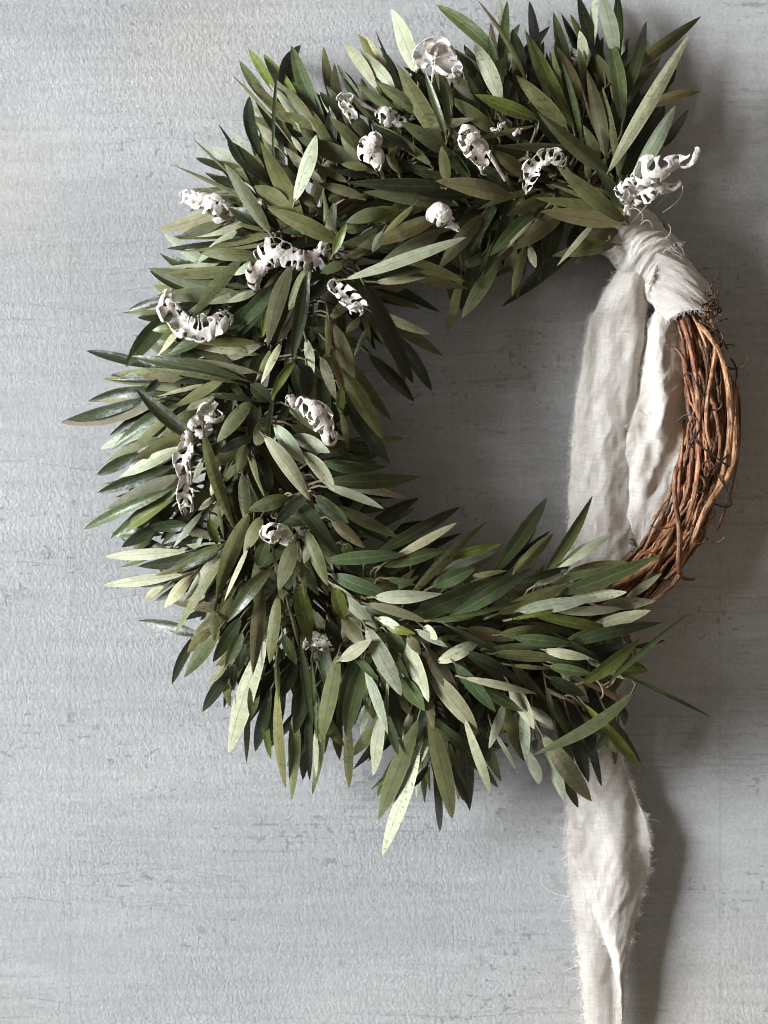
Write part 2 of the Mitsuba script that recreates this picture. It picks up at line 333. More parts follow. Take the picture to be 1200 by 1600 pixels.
(200, 960): """830 -100 780 380 105 B5;930 -60 885 310 90 U5;420 150 275 435 70 D3 12;540 130 350 395 110 U4;540 -10 540 170 70 U4;680 60 530 300 100 D4;700 140 610 330 90 M5;600 330 500 440 50 U4
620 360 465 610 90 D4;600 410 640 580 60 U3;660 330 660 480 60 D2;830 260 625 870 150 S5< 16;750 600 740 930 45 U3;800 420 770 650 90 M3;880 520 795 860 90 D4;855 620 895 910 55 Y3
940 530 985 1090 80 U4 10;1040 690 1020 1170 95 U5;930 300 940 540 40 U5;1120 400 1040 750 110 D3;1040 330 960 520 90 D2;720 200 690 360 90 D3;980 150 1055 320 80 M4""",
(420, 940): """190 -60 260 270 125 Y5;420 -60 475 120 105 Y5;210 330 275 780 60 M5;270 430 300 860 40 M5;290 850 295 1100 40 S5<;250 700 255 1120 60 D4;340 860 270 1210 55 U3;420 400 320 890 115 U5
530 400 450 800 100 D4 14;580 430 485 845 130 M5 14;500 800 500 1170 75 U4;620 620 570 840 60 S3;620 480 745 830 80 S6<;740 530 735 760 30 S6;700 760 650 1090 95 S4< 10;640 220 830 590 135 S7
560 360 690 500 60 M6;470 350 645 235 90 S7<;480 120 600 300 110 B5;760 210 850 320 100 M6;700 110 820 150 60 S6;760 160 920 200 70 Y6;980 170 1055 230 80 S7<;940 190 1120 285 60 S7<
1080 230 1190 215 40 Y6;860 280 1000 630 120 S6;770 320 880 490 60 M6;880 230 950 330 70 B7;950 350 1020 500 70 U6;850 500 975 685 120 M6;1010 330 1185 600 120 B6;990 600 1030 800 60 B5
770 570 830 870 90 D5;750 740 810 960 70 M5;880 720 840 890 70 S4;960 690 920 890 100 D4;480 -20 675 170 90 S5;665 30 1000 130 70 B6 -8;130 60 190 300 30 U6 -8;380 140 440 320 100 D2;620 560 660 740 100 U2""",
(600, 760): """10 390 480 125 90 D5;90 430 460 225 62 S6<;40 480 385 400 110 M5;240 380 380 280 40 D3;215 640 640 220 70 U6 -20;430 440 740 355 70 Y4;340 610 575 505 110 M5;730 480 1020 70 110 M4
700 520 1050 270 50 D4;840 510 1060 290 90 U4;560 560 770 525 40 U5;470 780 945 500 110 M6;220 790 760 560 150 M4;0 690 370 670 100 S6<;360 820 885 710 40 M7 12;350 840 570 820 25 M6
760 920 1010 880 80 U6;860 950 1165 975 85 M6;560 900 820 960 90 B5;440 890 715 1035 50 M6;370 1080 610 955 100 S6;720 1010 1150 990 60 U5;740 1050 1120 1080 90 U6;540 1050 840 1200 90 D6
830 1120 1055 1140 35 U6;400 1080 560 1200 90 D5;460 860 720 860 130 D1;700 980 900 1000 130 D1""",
(800, 760): """220 510 505 55 85 M5 16;260 500 630 295 85 S5<;-30 770 370 600 105 U6;100 765 535 690 100 S7<;40 820 400 745 35 Y7;240 1030 495 1075 75 S6;400 530 740 475 70 U4 -12;280 590 660 510 60 U5 -10
380 640 915 435 110 M6 12;740 680 940 540 60 S4;410 700 720 660 90 S6;600 740 905 715 90 S5;340 780 690 765 70 S6;160 610 340 515 50 S6;60 590 370 500 60 D6;200 820 650 900 80 Y5;540 870 870 775 100 S5
400 980 940 850 90 M6 -24;490 1190 800 950 110 Y7 12;670 1170 1110 790 45 M7 -20;780 1000 960 960 40 D3;680 1100 850 1150 80 Y4;370 960 560 900 80 M5;560 1090 230 900 40 D6;600 1150 700 1200 40 S6
280 1110 510 1170 90 M6;480 1080 560 1130 50 S5;450 1060 760 990 150 D3;200 960 460 980 130 D2;420 600 700 560 100 D2""",
(560, 1040): """340 420 120 970 130 U6 12;350 640 145 1195 100 S6< 8;430 510 350 650 30 S5;420 640 340 760 50 D3;460 400 585 960 130 U6 -10;480 620 510 1040 60 M4;540 400 875 765 90 M4 -16;680 380 830 810 70 S6<
660 400 695 910 110 D4;600 650 690 880 70 D3;480 90 745 410 140 S6;640 30 860 290 100 M7;800 150 1035 290 90 M7;720 90 1115 175 60 S8 -8;900 270 815 520 70 S5;930 330 860 450 70 U3;800 470 760 540 40 S3
870 450 985 650 35 S4<;970 160 1100 400 110 S6<;930 300 1035 600 100 U4;1030 330 1045 600 80 S5<;1070 560 1130 745 80 S4<;1100 450 1100 540 50 S3;760 440 820 600 100 D3;600 300 610 560 90 D3
820 480 940 500 60 D3;560 240 640 420 130 D2;900 160 960 320 120 D2""",
(760, 980): """830 460 290 800 88 U8 -30;660 540 1000 950 75 Y7 -12;790 590 970 860 60 M6;840 510 870 610 70 D5;390 730 660 1090 140 S7;390 820 490 1090 80 S5<;500 960 575 1130 70 M4;540 640 640 970 110 D5
560 640 700 850 110 D4;800 600 670 780 80 D5;750 720 830 780 60 B4;300 520 420 640 90 S5;380 400 420 580 40 M6;870 300 1400 560 32 M5 -8;800 260 1020 270 60 Y5;700 240 865 325 40 S6;430 250 660 290 80 M6
420 330 620 430 90 D5;610 560 690 650 40 U5;480 480 600 640 120 D2;640 460 760 600 110 D2;320 460 380 640 110 D2""",
}

N_LONG, N_WIDE = 15, 5
TT = np.linspace(0, 1, N_LONG)
PROF = np.power(np.clip(TT, 0, 1), 0.62) * np.power(np.clip(1 - TT, 0, 1), 0.72)
PROF = PROF / PROF.max()
UU = np.linspace(-1, 1, N_WIDE)
LEAF_FACES = grid_faces(N_LONG, N_WIDE)


def leaf_mesh(base, tip, width, kind, ident, roll, arch, side, fold, rg, blunt=0.0):
    """One olive leaf from base to tip: (v, f, uv). roll turns its face about its length, arch bows it towards the room, side bends it sideways."""
    a = tip - base
    L = np.linalg.norm(a); a = a / L
    n = np.array([0, -1.0, 0]); n = n - a * (n @ a); n /= np.linalg.norm(n)
    s = np.cross(a, n)
    c, q = math.cos(roll), math.sin(roll)
    n2, s2 = n * c + s * q, s * c - n * q
    prof = np.power(TT, 0.80 - 0.25 * blunt) * np.power(1 - TT, 1.04 - 0.48 * blunt)
    prof = prof / prof.max()
    hw = 0.425 * width / max(0.35, abs(c)) * (0.035 * (TT < 0.98) + 0.965 * prof)
    bow = np.sin(np.pi * TT ** 0.9)
    mid = base + a * (TT * L)[:, None] + n * (arch * L * bow)[:, None] + np.cross(a, n) * (side * bow)[:, None]
    tw = rg.normal(0, 0.42) * (TT - 0.4)
    ph = rg.uniform(0, 6.28)
    v = np.empty((N_LONG, N_WIDE, 3))
    for j, u in enumerate(UU):
        nn = n2 * np.cos(tw)[:, None] + s2 * np.sin(tw)[:, None]
        ss = s2 * np.cos(tw)[:, None] - n2 * np.sin(tw)[:, None]
        lift = fold * abs(u) - 0.28 * fold * u * u + 0.05 * np.sin(TT * 9 + ph + 2 * u) * abs(u)
        v[:, j] = mid + ss * (hw * u)[:, None] + nn * (hw * lift)[:, None]
    uv = np.empty((N_LONG, N_WIDE, 2))
    uv[..., 0] = 2 * TYPES.index(kind) + (UU * 0.5 + 0.5)[None] * 0.998 + 0.001
    uv[..., 1] = 2 * ident + TT[:, None] * 0.998 + 0.001
    return v.reshape(-1, 3), LEAF_FACES, uv.reshape(-1, 2)


leaves = []          # dicts: mesh, base (pixel), base point


def put_leaf(bx, by, tx, ty, w, kind, layer, side=0.0, lit=False, depth=None):
    k = len(leaves)
    rg = np.random.default_rng(1000 + k)
    off = (layer - 4) * 0.0042
    hb, ht = dome(bx, by) - 0.003 + off, dome(tx, ty) + off + rg.normal(0, 0.003)
    if depth is not None: hb, ht = hb - depth, ht - depth
    hb, ht = max(hb, 0.010), max(ht, 0.009)
    base, tip = P(bx, by, hb), P(tx, ty, ht)
    a = tip - base
    # roll: which way round its length the leaf's face is turned; 'lit' faces are turned to the window at the left
    ax = unit(np.array([a[0], 0, a[2]]))
    toleft = np.sign(np.cross(ax, [0, -1, 0])[0]) * -1 or 1
    lean = abs(ax[2])                     # only leaves lying across the light can turn to it by rolling
    roll = rg.normal(0, 0.24)
    if lit: roll = toleft * (0.35 + 0.35 * lean) * 1.0 + rg.normal(0, 0.06)
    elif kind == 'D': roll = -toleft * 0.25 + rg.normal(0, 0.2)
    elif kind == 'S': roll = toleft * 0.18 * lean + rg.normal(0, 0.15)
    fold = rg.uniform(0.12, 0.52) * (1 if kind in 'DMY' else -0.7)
    hmean = (hb + ht) / 2
    ws = S * (DIST - hmean) / DIST
    blunt = 1.0 if w * 2.0 > math.hypot(tx - bx, ty - by) else rg.uniform(0, 0.4)
    mesh = leaf_mesh(base, tip, w * ws, kind, k, roll, rg.uniform(-0.02, 0.13), side * ws, fold, rg, blunt)
    leaves.append(dict(mesh=mesh, px=(bx, by), tip=(tx, ty), base=base, w=w, kind=kind))


for (ox, oy), text in LEAVES.items():
    for line in text.replace('\n', ';').split(';'):
        q = line.split()
        bx, by, tx, ty, w = (float(z) / 4 for z in q[:5])
        code = q[5]
        bx, by = bx - 0.17 * (tx - bx), by - 0.17 * (ty - by)      # the stalk end goes on under its neighbours
        put_leaf(ox + bx, oy + by, ox + tx, oy + ty, w, code[0], int(code[1]), float(q[6]) / 4 if len(q) > 6 else 0.0, "<" in code)
TRACED = len(leaves)

# the leaves underneath, laid along their neighbours, nearer to the ring
fr = np.random.default_rng(42)
made = 0
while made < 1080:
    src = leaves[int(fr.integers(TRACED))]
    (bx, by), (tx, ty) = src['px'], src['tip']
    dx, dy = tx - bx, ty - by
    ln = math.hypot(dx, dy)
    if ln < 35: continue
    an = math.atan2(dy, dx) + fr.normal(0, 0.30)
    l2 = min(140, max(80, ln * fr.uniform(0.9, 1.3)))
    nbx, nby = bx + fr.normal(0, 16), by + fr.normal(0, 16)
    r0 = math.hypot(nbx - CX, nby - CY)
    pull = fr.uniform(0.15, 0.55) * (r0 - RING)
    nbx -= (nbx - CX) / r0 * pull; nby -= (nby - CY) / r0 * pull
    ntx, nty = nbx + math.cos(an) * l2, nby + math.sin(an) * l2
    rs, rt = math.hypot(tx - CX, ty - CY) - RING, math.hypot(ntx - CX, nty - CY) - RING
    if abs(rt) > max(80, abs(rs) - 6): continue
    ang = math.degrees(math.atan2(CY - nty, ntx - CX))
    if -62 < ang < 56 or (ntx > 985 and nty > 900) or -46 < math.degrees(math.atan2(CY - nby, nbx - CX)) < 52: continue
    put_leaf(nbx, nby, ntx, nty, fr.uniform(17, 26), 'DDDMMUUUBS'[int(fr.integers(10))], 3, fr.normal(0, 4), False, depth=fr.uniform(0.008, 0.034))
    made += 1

# which leaves show: a small depth buffer of points on the leaves
GW, GH = 480, 640
pts, ids = [], []
for k, l in enumerate(leaves):
    v = l['mesh'][0].reshape(N_LONG, N_WIDE, 3)
    for s in np.linspace(0, 1, 5):
        g = v[:-1] * (1 - s) + v[1:] * s
        for r in np.linspace(0, 1, 4):
            h = g[:, :-1] * (1 - r) + g[:, 1:] * r
            pts.append(h.reshape(-1, 3)); ids.append(np.full(h.shape[0] * h.shape[1], k))
pts, ids = np.vstack(pts), np.concatenate(ids)
dep = DIST + pts[:, 1]
gx = ((pts[:, 0] / dep * DIST / S + 600) / 1200 * GW).astype(int)
gy = ((800 - pts[:, 2] / dep * DIST / S) / 1600 * GH).astype(int)
ok = (gx >= 0) & (gx < GW) & (gy >= 0) & (gy < GH)
cell = gy[ok] * GW + gx[ok]
o = np.lexsort((dep[ok], cell))
first = np.r_[True, np.diff(cell[o]) > 0]
shown = np.bincount(ids[ok][o][first], minlength=len(leaves))
named = set(np.argsort(-shown, kind='stable')[:300].tolist())

# sprigs: every leaf belongs to the nearest of the sprigs bound round the ring
A0, A1, NS = 54, 308, 21
for k, l in enumerate(leaves):
    bx, by = l['px']
    an = math.degrees(math.atan2(CY - by, bx - CX)) % 360
    if an < 10 or an > 330: an = 310 if by > CY else 54
    i = int(np.clip((an - A0) / (A1 - A0) * NS, 0, NS - 1))
    l['sprig'] = 2 * i + (math.hypot(bx - CX, by - CY) > RING)
rest = []
for sp in range(2 * NS):
    mine = [k for k, l in enumerate(leaves) if l['sprig'] == sp]
    if not mine: continue
    name = numbered('wreath__olive_sprig')
    i, outer = divmod(sp, 2)
    am = math.radians(A0 + (A1 - A0) * (i + 0.5) / NS)
    rr = RING + (26 if outer else -26)
    sg = np.random.default_rng(300 + sp)
    half = math.radians((A1 - A0) / NS * 0.7)
    stem_path = [P(CX + (rr + sg.normal(0, 5)) * math.cos(am + q), CY - (rr + sg.normal(0, 5)) * math.sin(am + q), 0.042 + sg.normal(0, 0.004)) for q in np.linspace(-half, half, 6)]
    sc = spline(stem_path, 20)
    parts = [tube(sc, np.linspace(0.0017, 0.0011, 20), 6)]
    for k in mine:
        b = leaves[k]['base']
        j = int(np.argmin(np.linalg.norm(sc - b, axis=1)))
        mid = (sc[j] + b) / 2 + np.array([0, 0.006, 0])
        d = unit(leaves[k]['mesh'][0].reshape(N_LONG, N_WIDE, 3)[2, 2] - b)
        parts.append(tube(spline([sc[j], mid, b, b + d * 0.002], 7), np.linspace(0.0010, 0.0006, 7), 4))
    v, f, u = join(parts)
    add(name + '__stem', (v, f), 'sprig_bark')
    for k in mine:
        if k in named:
            v, f, u = leaves[k]['mesh']
            add(numbered(name + '__leaf'), (v, f), 'leaf_skin', uv=u)
        else:
            rest.append(leaves[k]['mesh'])
v, f, u = join(rest)
add('wreath__foliage', (v, f), 'leaf_skin', uv=u, kind='stuff', label='narrow olive leaves deeper in the wreath, mostly hidden by others')

# bare twigs that show at the lower end of the greenery
twigs = [tube(spline([P(868, 1045, .056), P(890, 1053, .060), P(915, 1066, .063), P(940, 1078, .061), P(968, 1094, .056)], 26), np.linspace(.0013, .0019, 26), 7, 0),
         tube(spline([P(915, 1064, .063), P(930, 1062, .067), P(942, 1078, .068), P(938, 1092, .066)], 14), .0007, 5, 1),
         tube(spline([P(945, 1075, .062), P(956, 1068, .066), P(963, 1056, .067)], 10), .0006, 5, 2),
         tube(spline([P(855, 1078, .056), P(876, 1088, .058), P(902, 1100, .058)], 14), np.linspace(.0016, .0009, 14), 6, 3),
         tube(spline([P(882, 1088, .058), P(892, 1087, .061), P(904, 1096, .062), P(912, 1110, .056)], 14), .0006, 5, 4)]
for tw in twigs:
    add(numbered('wreath__twig'), tw[:2], 'twig_bark')

# ------------------------------------------------------------------ vines of the bare ring
vr = np.random.default_rng(11)
HUB, TUBE = 0.022, 0.0096


def ring_point(th, u, w):
    """Angle round the ring, offset outwards u, offset towards the room w."""
    R = (RING - 2) * S * (DIST - HUB) / DIST
    c = P(CX, CY, HUB)
    return c + (R + u) * np.array([math.cos(th), 0, math.sin(th)]) + np.array([0, -w, 0])


for k in range(86):
    n = 150
    th = np.linspace(math.radians(-72), math.radians(288), n) + vr.uniform(0, 0.4)
    if k % 3 != 1: th = np.linspace(math.radians(vr.uniform(-75, -50)), math.radians(vr.uniform(40, 62) if k % 5 else vr.uniform(-20, 20)), n)
    rho = TUBE * math.sqrt(vr.uniform(0.03, 1.0))
    psi0, tws = vr.uniform(0, 6.28), vr.normal(0, 1.3)
    p1, p2, p3 = vr.uniform(0, 6.28, 3)
    psi = psi0 + tws * th + 0.5 * np.sin(2.3 * th + p1)
    rh = rho * (1 + 0.22 * np.sin(3.1 * th + p2)) + 0.0018 * np.sin(7 * th + p3) + 0.0006 * np.sin(17 * th + p1)
    squeeze = 1 - 0.50 * np.exp(-((np.degrees(th) - 40) / 15) ** 2)
    spread = (1.16 - 0.26 * np.sin(th)) * squeeze     # looser lower down, squeezed by the cloth
    path = np.array([ring_point(t, a * math.cos(b) * s, a * math.sin(b) * z) for t, a, b, s, z in zip(th, rh, psi, spread, squeeze)])
    kinks = vr.normal(0, 0.00030, (n, 3)); path += np.cumsum(kinks, 0) - np.linspace(0, 1, n)[:, None] * np.cumsum(kinks, 0)[-1]
    rad = vr.choice([0.0008, 0.0010, 0.0013, 0.0016, 0.0020], p=[.34, .32, .22, .10, .02])
    rads = rad * (1 + 0.10 * np.sin(np.arange(n) * 0.7 + p1)) * np.linspace(1.08, 0.86, n)
    for node in vr.integers(4, n - 4, 9):
        rads += rad * 0.42 * np.exp(-((np.arange(n) - node) / 0.9) ** 2)
    rads[0] *= 0.7; rads[-1] *= 0.7
    m = ('bark_tan', 'bark_rust', 'bark_rust', 'bark_dark')[int(vr.integers(4))]
    v, f, u = tube(path, rads, 8, k)
    add(numbered('wreath__vine'), (v, f), m, uv=u)


def px_tube(pts, rad, sides=6, n=30, ident=0):
    q = spline([P(*p) for p in pts], n)
    r = np.interp(np.linspace(0, 1, n), np.linspace(0, 1, len(rad)), rad) if np.ndim(rad) else rad
    return tube(q, r, sides, ident)


# single vines that the photograph shows lying across the bundle
single = [
    ([(1058, 730, .041), (1056, 790, .044), (1062, 850, .043), (1063, 898, .038), (1085, 905, .033)], [.0021, .0022, .0024, .0026, .0012], 'bark_rust'),
    ([(1150, 600, .036), (1149, 680, .040), (1140, 740, .041), (1112, 780, .043), (1080, 850, .040), (1040, 905, .036)], [.0032, .0034, .003, .0026, .0022, .0018], 'bark_tan'),
    ([(1040, 540, .034), (1062, 550, .036), (1078, 600, .036), (1095, 620, .034)], [.0010, .0017, .0018, .0014], 'bark_rust'),
    ([(1062, 898, .040), (1040, 925, .036), (1015, 942, .030), (985, 958, .026)], [.0024, .002, .0017, .0013], 'bark_tan'),
    ([(1090, 505, .040), (1128, 560, .041), (1140, 620, .041), (1138, 700, .040), (1118, 770, .041)], [.0022, .0026, .0028, .0026, .002], 'bark_tan'),
    ([(1153, 615, .022), (1153, 700, .024), (1140, 770, .026), (1120, 830, .026)], [.0016, .0018, .0016, .0012], 'bark_dark'),
    ([(1066, 500, .040), (1083, 560, .042), (1092, 650, .043), (1090, 740, .044), (1066, 830, .042)], [.0024, .0022, .0026, .0022, .0018], 'bark_rust'),
    ([(1100, 480, .034), (1118, 540, .040), (1104, 640, .044), (1112, 700, .044)], [.0020, .0022, .0020, .0016], 'bark_tan'),
]
for k, (pts_, rad_, m) in enumerate(single):
    v, f, u = px_tube(pts_, [0.72 * r for r in rad_], 9, 44, 60 + k)
    add(numbered('wreath__vine'), (v, f), m, uv=u)

# curly tendrils and dark binding wire
tr = np.random.default_rng(21)
for k in range(13):
    th = math.radians(tr.uniform(-44, 24)); w = tr.uniform(0.008, 0.019); u0 = tr.uniform(-0.016, 0.018)
    p = ring_point(th, u0, w)
    d = unit(tr.normal(0, 1, 3) * [1, .4, 1])
    q, a = [p], math.atan2(d[2], d[0])
    step, curl = 0.0016, tr.uniform(0.12, 0.5) * tr.choice([-1, 1])
    for j in range(int(tr.integers(9, 22))):
        a += curl * (0.4 + j * 0.06)
        q.append(q[-1] + step * np.array([math.cos(a), -0.18 + 0.1 * tr.normal(), math.sin(a)]))
    v, f, u = tube(spline(q, 40), np.linspace(tr.uniform(.0006, .0010), 0.00035, 40), 6, 90 + k)
    add(numbered('wreath__tendril'), (v, f), ('bark_dark', 'bark_rust', 'bark_dark')[k % 3], uv=u)
# dry frizz where the cloth ends
for k in range(16):
    p0 = np.array([1100 + tr.uniform(-12, 16), 470 + tr.uniform(-14, 30), 0.036 + tr.uniform(-.01, .008)])
    q = [p0]
    a = tr.uniform(-0.6, 2.0)
    for j in range(7):
        a += tr.normal(0, 0.9); q.append(q[-1] + np.array([4.5 * math.cos(a), -4.5 * math.sin(a), tr.normal(0, 0.0015)]))
    v, f, u = px_tube(q, [.0007, .0004], 5, 26, 120 + k)
    add(numbered('wreath__tendril'), (v, f), 'bark_dark', uv=u)
for pts_ in ([(1082, 668, .040), (1088, 690, .046), (1115, 712, .047), (1136, 728, .042), (1150, 738, .03)], [(1060, 660, .036), (1088, 655, .044), (1092, 672, .045), (1078, 690, .044), (1084, 700, .042)],
             [(1122, 742, .042), (1138, 770, .042), (1142, 788, .038), (1118, 788, .040)], [(1142, 560, .036), (1150, 575, .036), (1148, 598, .03)], [(1030, 878, .03), (1018, 900, .036), (1012, 930, .03)],
             [(1092, 500, .041), (1120, 520, .043), (1136, 545, .038)], [(1066, 590, .034), (1088, 600, .044), (1100, 618, .044), (1112, 612, .043), (1120, 590, .042)], [(1100, 740, .045), (1126, 722, .044), (1148, 690, .034)]):
    v, f, u = px_tube(pts_, .0006, 6, 40)
    add(numbered('wreath__wire'), (v, f), 'wire_metal')

# ------------------------------------------------------------------ curled white felted leaves
def curled_leaf(pts, width, seed, stem=None, roll=100, lean=0.0, strut=1.0, face=1):
    """A dried pinnate leaf: a thick felted sheet with oval gaps between its lobes, rolled round its length. face 1 shows its back, -1 its hollow."""
    rg = np.random.default_rng(seed)
    ns, nu = 150, 54
    path = spline([P(x, y, h - 0.004) for x, y, h in pts], ns)
    q = np.linspace(0, 1, ns)
    path += np.stack([(meshkit.fbm(np.stack([q * 3.3, q * 0 + c, q * 0 + seed], -1), 2, seed) - 0.5) for c in range(3)], -1) * width * S * [0.55, 0.35, 0.55]
    t = unit(np.gradient(path, axis=0))
    nrm = np.array([0, -1.0, 0]) - t * (t @ np.array([0, -1.0, 0]))[:, None]
    nrm = unit(nrm); bi = np.cross(t, nrm)
    s, u = np.meshgrid(np.linspace(0, 1, ns), np.linspace(-1, 1, nu), indexing='ij')
    L = np.sum(np.linalg.norm(np.diff(path, axis=0), axis=1))
    R0 = width * S * 0.44
    au = np.abs(u)
    lobes = max(3, int(round(L / (R0 * 0.72))))
    env = np.clip(np.sin(np.pi * np.clip(s * 0.93 + 0.06, 0, 1)), 0, 1) ** 0.55 * (0.72 + 0.75 * meshkit.fbm(np.stack([s * L / R0 * 0.55, s * 0 + 3, s * 0 + seed], -1), 2, seed + 4))
    tight = 0.55 + 1.15 * meshkit.fbm(np.stack([s * L / R0 * 0.40, s * 0 + 8, s * 0 + seed], -1), 2, seed + 6)        # opened here, rolled up there
    twist = rg.uniform(0.6, 1.7) * rg.choice([-1, 1])
    keep = np.zeros_like(s, bool)
    loose, turn = np.zeros_like(s), np.zeros_like(s)
    for side in (-1, 1):
        f = (s - 0.09 * au ** 1.3 * R0 / L * 6) * lobes + (0.5 if side > 0 else 0) + 0.16 * np.sin(s * 11 + seed + side)
        cell = np.floor(f).astype(int)
        rnd = rg.random((4, lobes + 8))
        c = np.clip(cell + 3, 0, lobes + 7)
        half = 0.21 + 0.14 * rnd[0][c] + 0.10 * au + 0.10 * np.sin(au * 9 + 6 * rnd[1][c])       # each lobe is a narrow strap, wider at its end
        strap = np.abs(f - cell - 0.5) < half
        joined = (np.abs(au - 0.58 - 0.25 * rnd[2][c]) < 0.11) & (rnd[3][c] < 0.66)               # neighbours that touch close a gap
        ends = au < 0.74 + 0.26 * rnd[1][c]
        keep |= ((strap & ends) | joined) & (u * side >= 0)
        loose += np.where(u * side >= 0, (rnd[2][c] - 0.5) * 0.75 * au ** 1.4, 0)
        turn += np.where(u * side >= 0, (rnd[1][c] - 0.5) * 1.1 * au ** 2 * side, 0)
    keep |= au < 0.15 + 0.05 * np.sin(s * 20 + seed)
    al = lean + twist * (s - 0.5) + u * math.radians(roll * 1.22) * tight + turn
    wav = 0.18 * (meshkit.fbm(np.stack([s * L * 150, u * 1.9, np.full_like(s, seed)], -1), 3, seed) - 0.5)
    r = R0 * env * (1 - 0.46 * au ** 1.7 + wav + loose)
    strapmid = np.exp(-(u / 0.13) ** 2)
    thick = R0 * strut * (0.062 + 0.075 * strapmid) * np.clip(env * 1.3, 0.3, 1)
    # the last fifth of the leaf rolls up on itself
    rollup = np.clip((s - 0.80) / 0.20, 0, 1) ** 1.5 * R0 * 0.9

    def surf(rad):
        q = path[:, None] + (rad * np.sin(al))[..., None] * bi[:, None] + face * 0.62 * (rad * np.cos(al) - 0.3 * R0)[..., None] * nrm[:, None]
        return q + (rollup * face)[..., None] * nrm[:, None]
    outer, inner = surf(r + thick / 2).reshape(-1, 3), surf(np.maximum(r - thick / 2, 0.0002)).reshape(-1, 3)
    kc = keep[:-1, :-1] & keep[1:, :-1] & keep[:-1, 1:] & keep[1:, 1:]
    ii, jj = np.nonzero(kc)
    a_, b_, c_, d_ = ii * nu + jj, ii * nu + jj + 1, (ii + 1) * nu + jj + 1, (ii + 1) * nu + jj
    top = np.vstack([np.stack([a_, b_, c_], -1), np.stack([a_, c_, d_], -1)])
    n0 = ns * nu
    faces = [top, top[:, ::-1] + n0]
    pad = np.pad(kc, 1)
    for (di, dj, e0, e1) in ((-1, 0, a_, b_), (0, 1, b_, c_), (1, 0, c_, d_), (0, -1, d_, a_)):
        open_ = ~pad[ii + 1 + di, jj + 1 + dj]
        p, q = e0[open_], e1[open_]
        faces += [np.stack([q, p, p + n0], -1), np.stack([q, p + n0, q + n0], -1)]
    tm = trimesh.Trimesh(np.vstack([outer, inner]), np.vstack(faces), process=False)
    tm.remove_unreferenced_vertices()
    parts = tm.split(only_watertight=False) if len(tm.faces) else [tm]
    tm = trimesh.util.concatenate([p for p in parts if len(p.faces) > 150])
    trimesh.smoothing.filter_taubin(tm, lamb=0.5, nu=0.47, iterations=14)
    if stem is not None:
        sp = spline([path[1]] + [P(*z) for z in stem], 24)
        v, f, _ = tube(sp, np.linspace(0.0016, 0.0011, 24), 7)
        tm = trimesh.util.concatenate([tm, trimesh.Trimesh(v, f, process=False)])
    return tm


CURLED = [
    ([(986, 318, .066), (1005, 292, .074), (1040, 266, .080), (1082, 243, .078)], 52, [(975, 335, .05)], 80, 0.5, 1.15, None),
    ([(990, 316, .062), (1015, 304, .068), (1055, 292, .066)], 36, [(980, 335, .05)], 95, -0.2, 1.0, None),
    ([(975, 318, .066), (974, 300, .072), (988, 282, .074)], 22, [(985, 335, .05)], 100, 0.0, 1.1, None),
    ([(655, 98, .062), (688, 82, .068), (714, 100, .068), (728, 138, .062)], 48, [(640, 120, .05)], 100, 0.3, 1.0, 'browned curled white leaf at the top of the wreath'),
    ([(548, 148, .066), (546, 170, .072), (562, 188, .072)], 34, [(600, 180, .06), (650, 190, .055)], 105, 0.0, 1.05, None),
    ([(588, 168, .068), (600, 182, .070), (640, 190, .062)], 26, None, 95, 0.2, 0.85, None),
    ([(574, 212, .078), (578, 238, .082), (590, 266, .076)], 42, [(600, 280, .06)], 115, -0.2, 1.15, None),
    ([(742, 200, .076), (726, 216, .084), (736, 242, .082), (760, 262, .072)], 40, [(790, 282, .06)], 105, -0.5, 1.05, None),
    ([(828, 298, .082), (826, 270, .088), (850, 252, .090), (886, 254, .080)], 34, None, 85, 0.35, 1.2, None),
    ([(288, 312, .054), (318, 316, .064), (345, 332, .066), (362, 352, .060), (396, 362, .056)], 40, None, 110, 0.2, 0.9, None),
    ([(396, 448, .074), (414, 412, .084), (440, 396, .088), (470, 402, .088), (505, 384, .080)], 40, None, 115, 0.2, 1.0, None),
    ([(674, 350, .078), (690, 334, .086), (703, 352, .078)], 36, None, 90, 0.0, 1.15, None),
    ([(518, 444, .078), (540, 460, .088), (558, 478, .088), (562, 500, .078)], 32, None, 95, 0.3, 1.1, None),
    ([(262, 464, .074), (273, 494, .084), (308, 511, .090), (346, 498, .088), (366, 488, .080)], 42, None, 115, 0.1, 0.9, None),
    ([(306, 682, .074), (320, 656, .082), (346, 634, .078)], 46, None, 115, 0.2, 1.0, None),
    ([(298, 680, .088), (280, 722, .096), (277, 762, .094), (294, 802, .084)], 58, None, 62, -0.3, 1.25, None),
    ([(408, 815, .086), (430, 832, .094), (458, 852, .086)], 36, None, 90, 0.1, 1.15, None),
    ([(468, 624, .086), (484, 642, .094), (500, 662, .094), (522, 686, .084)], 44, None, 90, -0.2, 1.25, None),
    ([(444, 622, .084), (456, 628, .086), (466, 634, .082)], 22, None, 70, 0.0, 1.0, None),
    ([(478, 1014, .072), (500, 1000, .078), (522, 1022, .072)], 24, None, 105, 0.0, 0.75, 'small grey curled leaf hanging low in the wreath'),
    ([(768, 202, .078), (776, 199, .08), (786, 196, .078)], 14, None, 60, 0.0, 0.9, None),
    ([(800, 212, .078), (808, 207, .08), (816, 203, .078)], 12, None, 60, 0.0, 0.9, None),
    ([(898, 100, .026), (900, 88, .028), (896, 78, .026)], 14, None, 110, 0.0, 0.7, None),
    ([(402, 318, .070), (416, 316, .072), (428, 322, .068)], 18, None, 70, 0.0, 0.9, None),
]
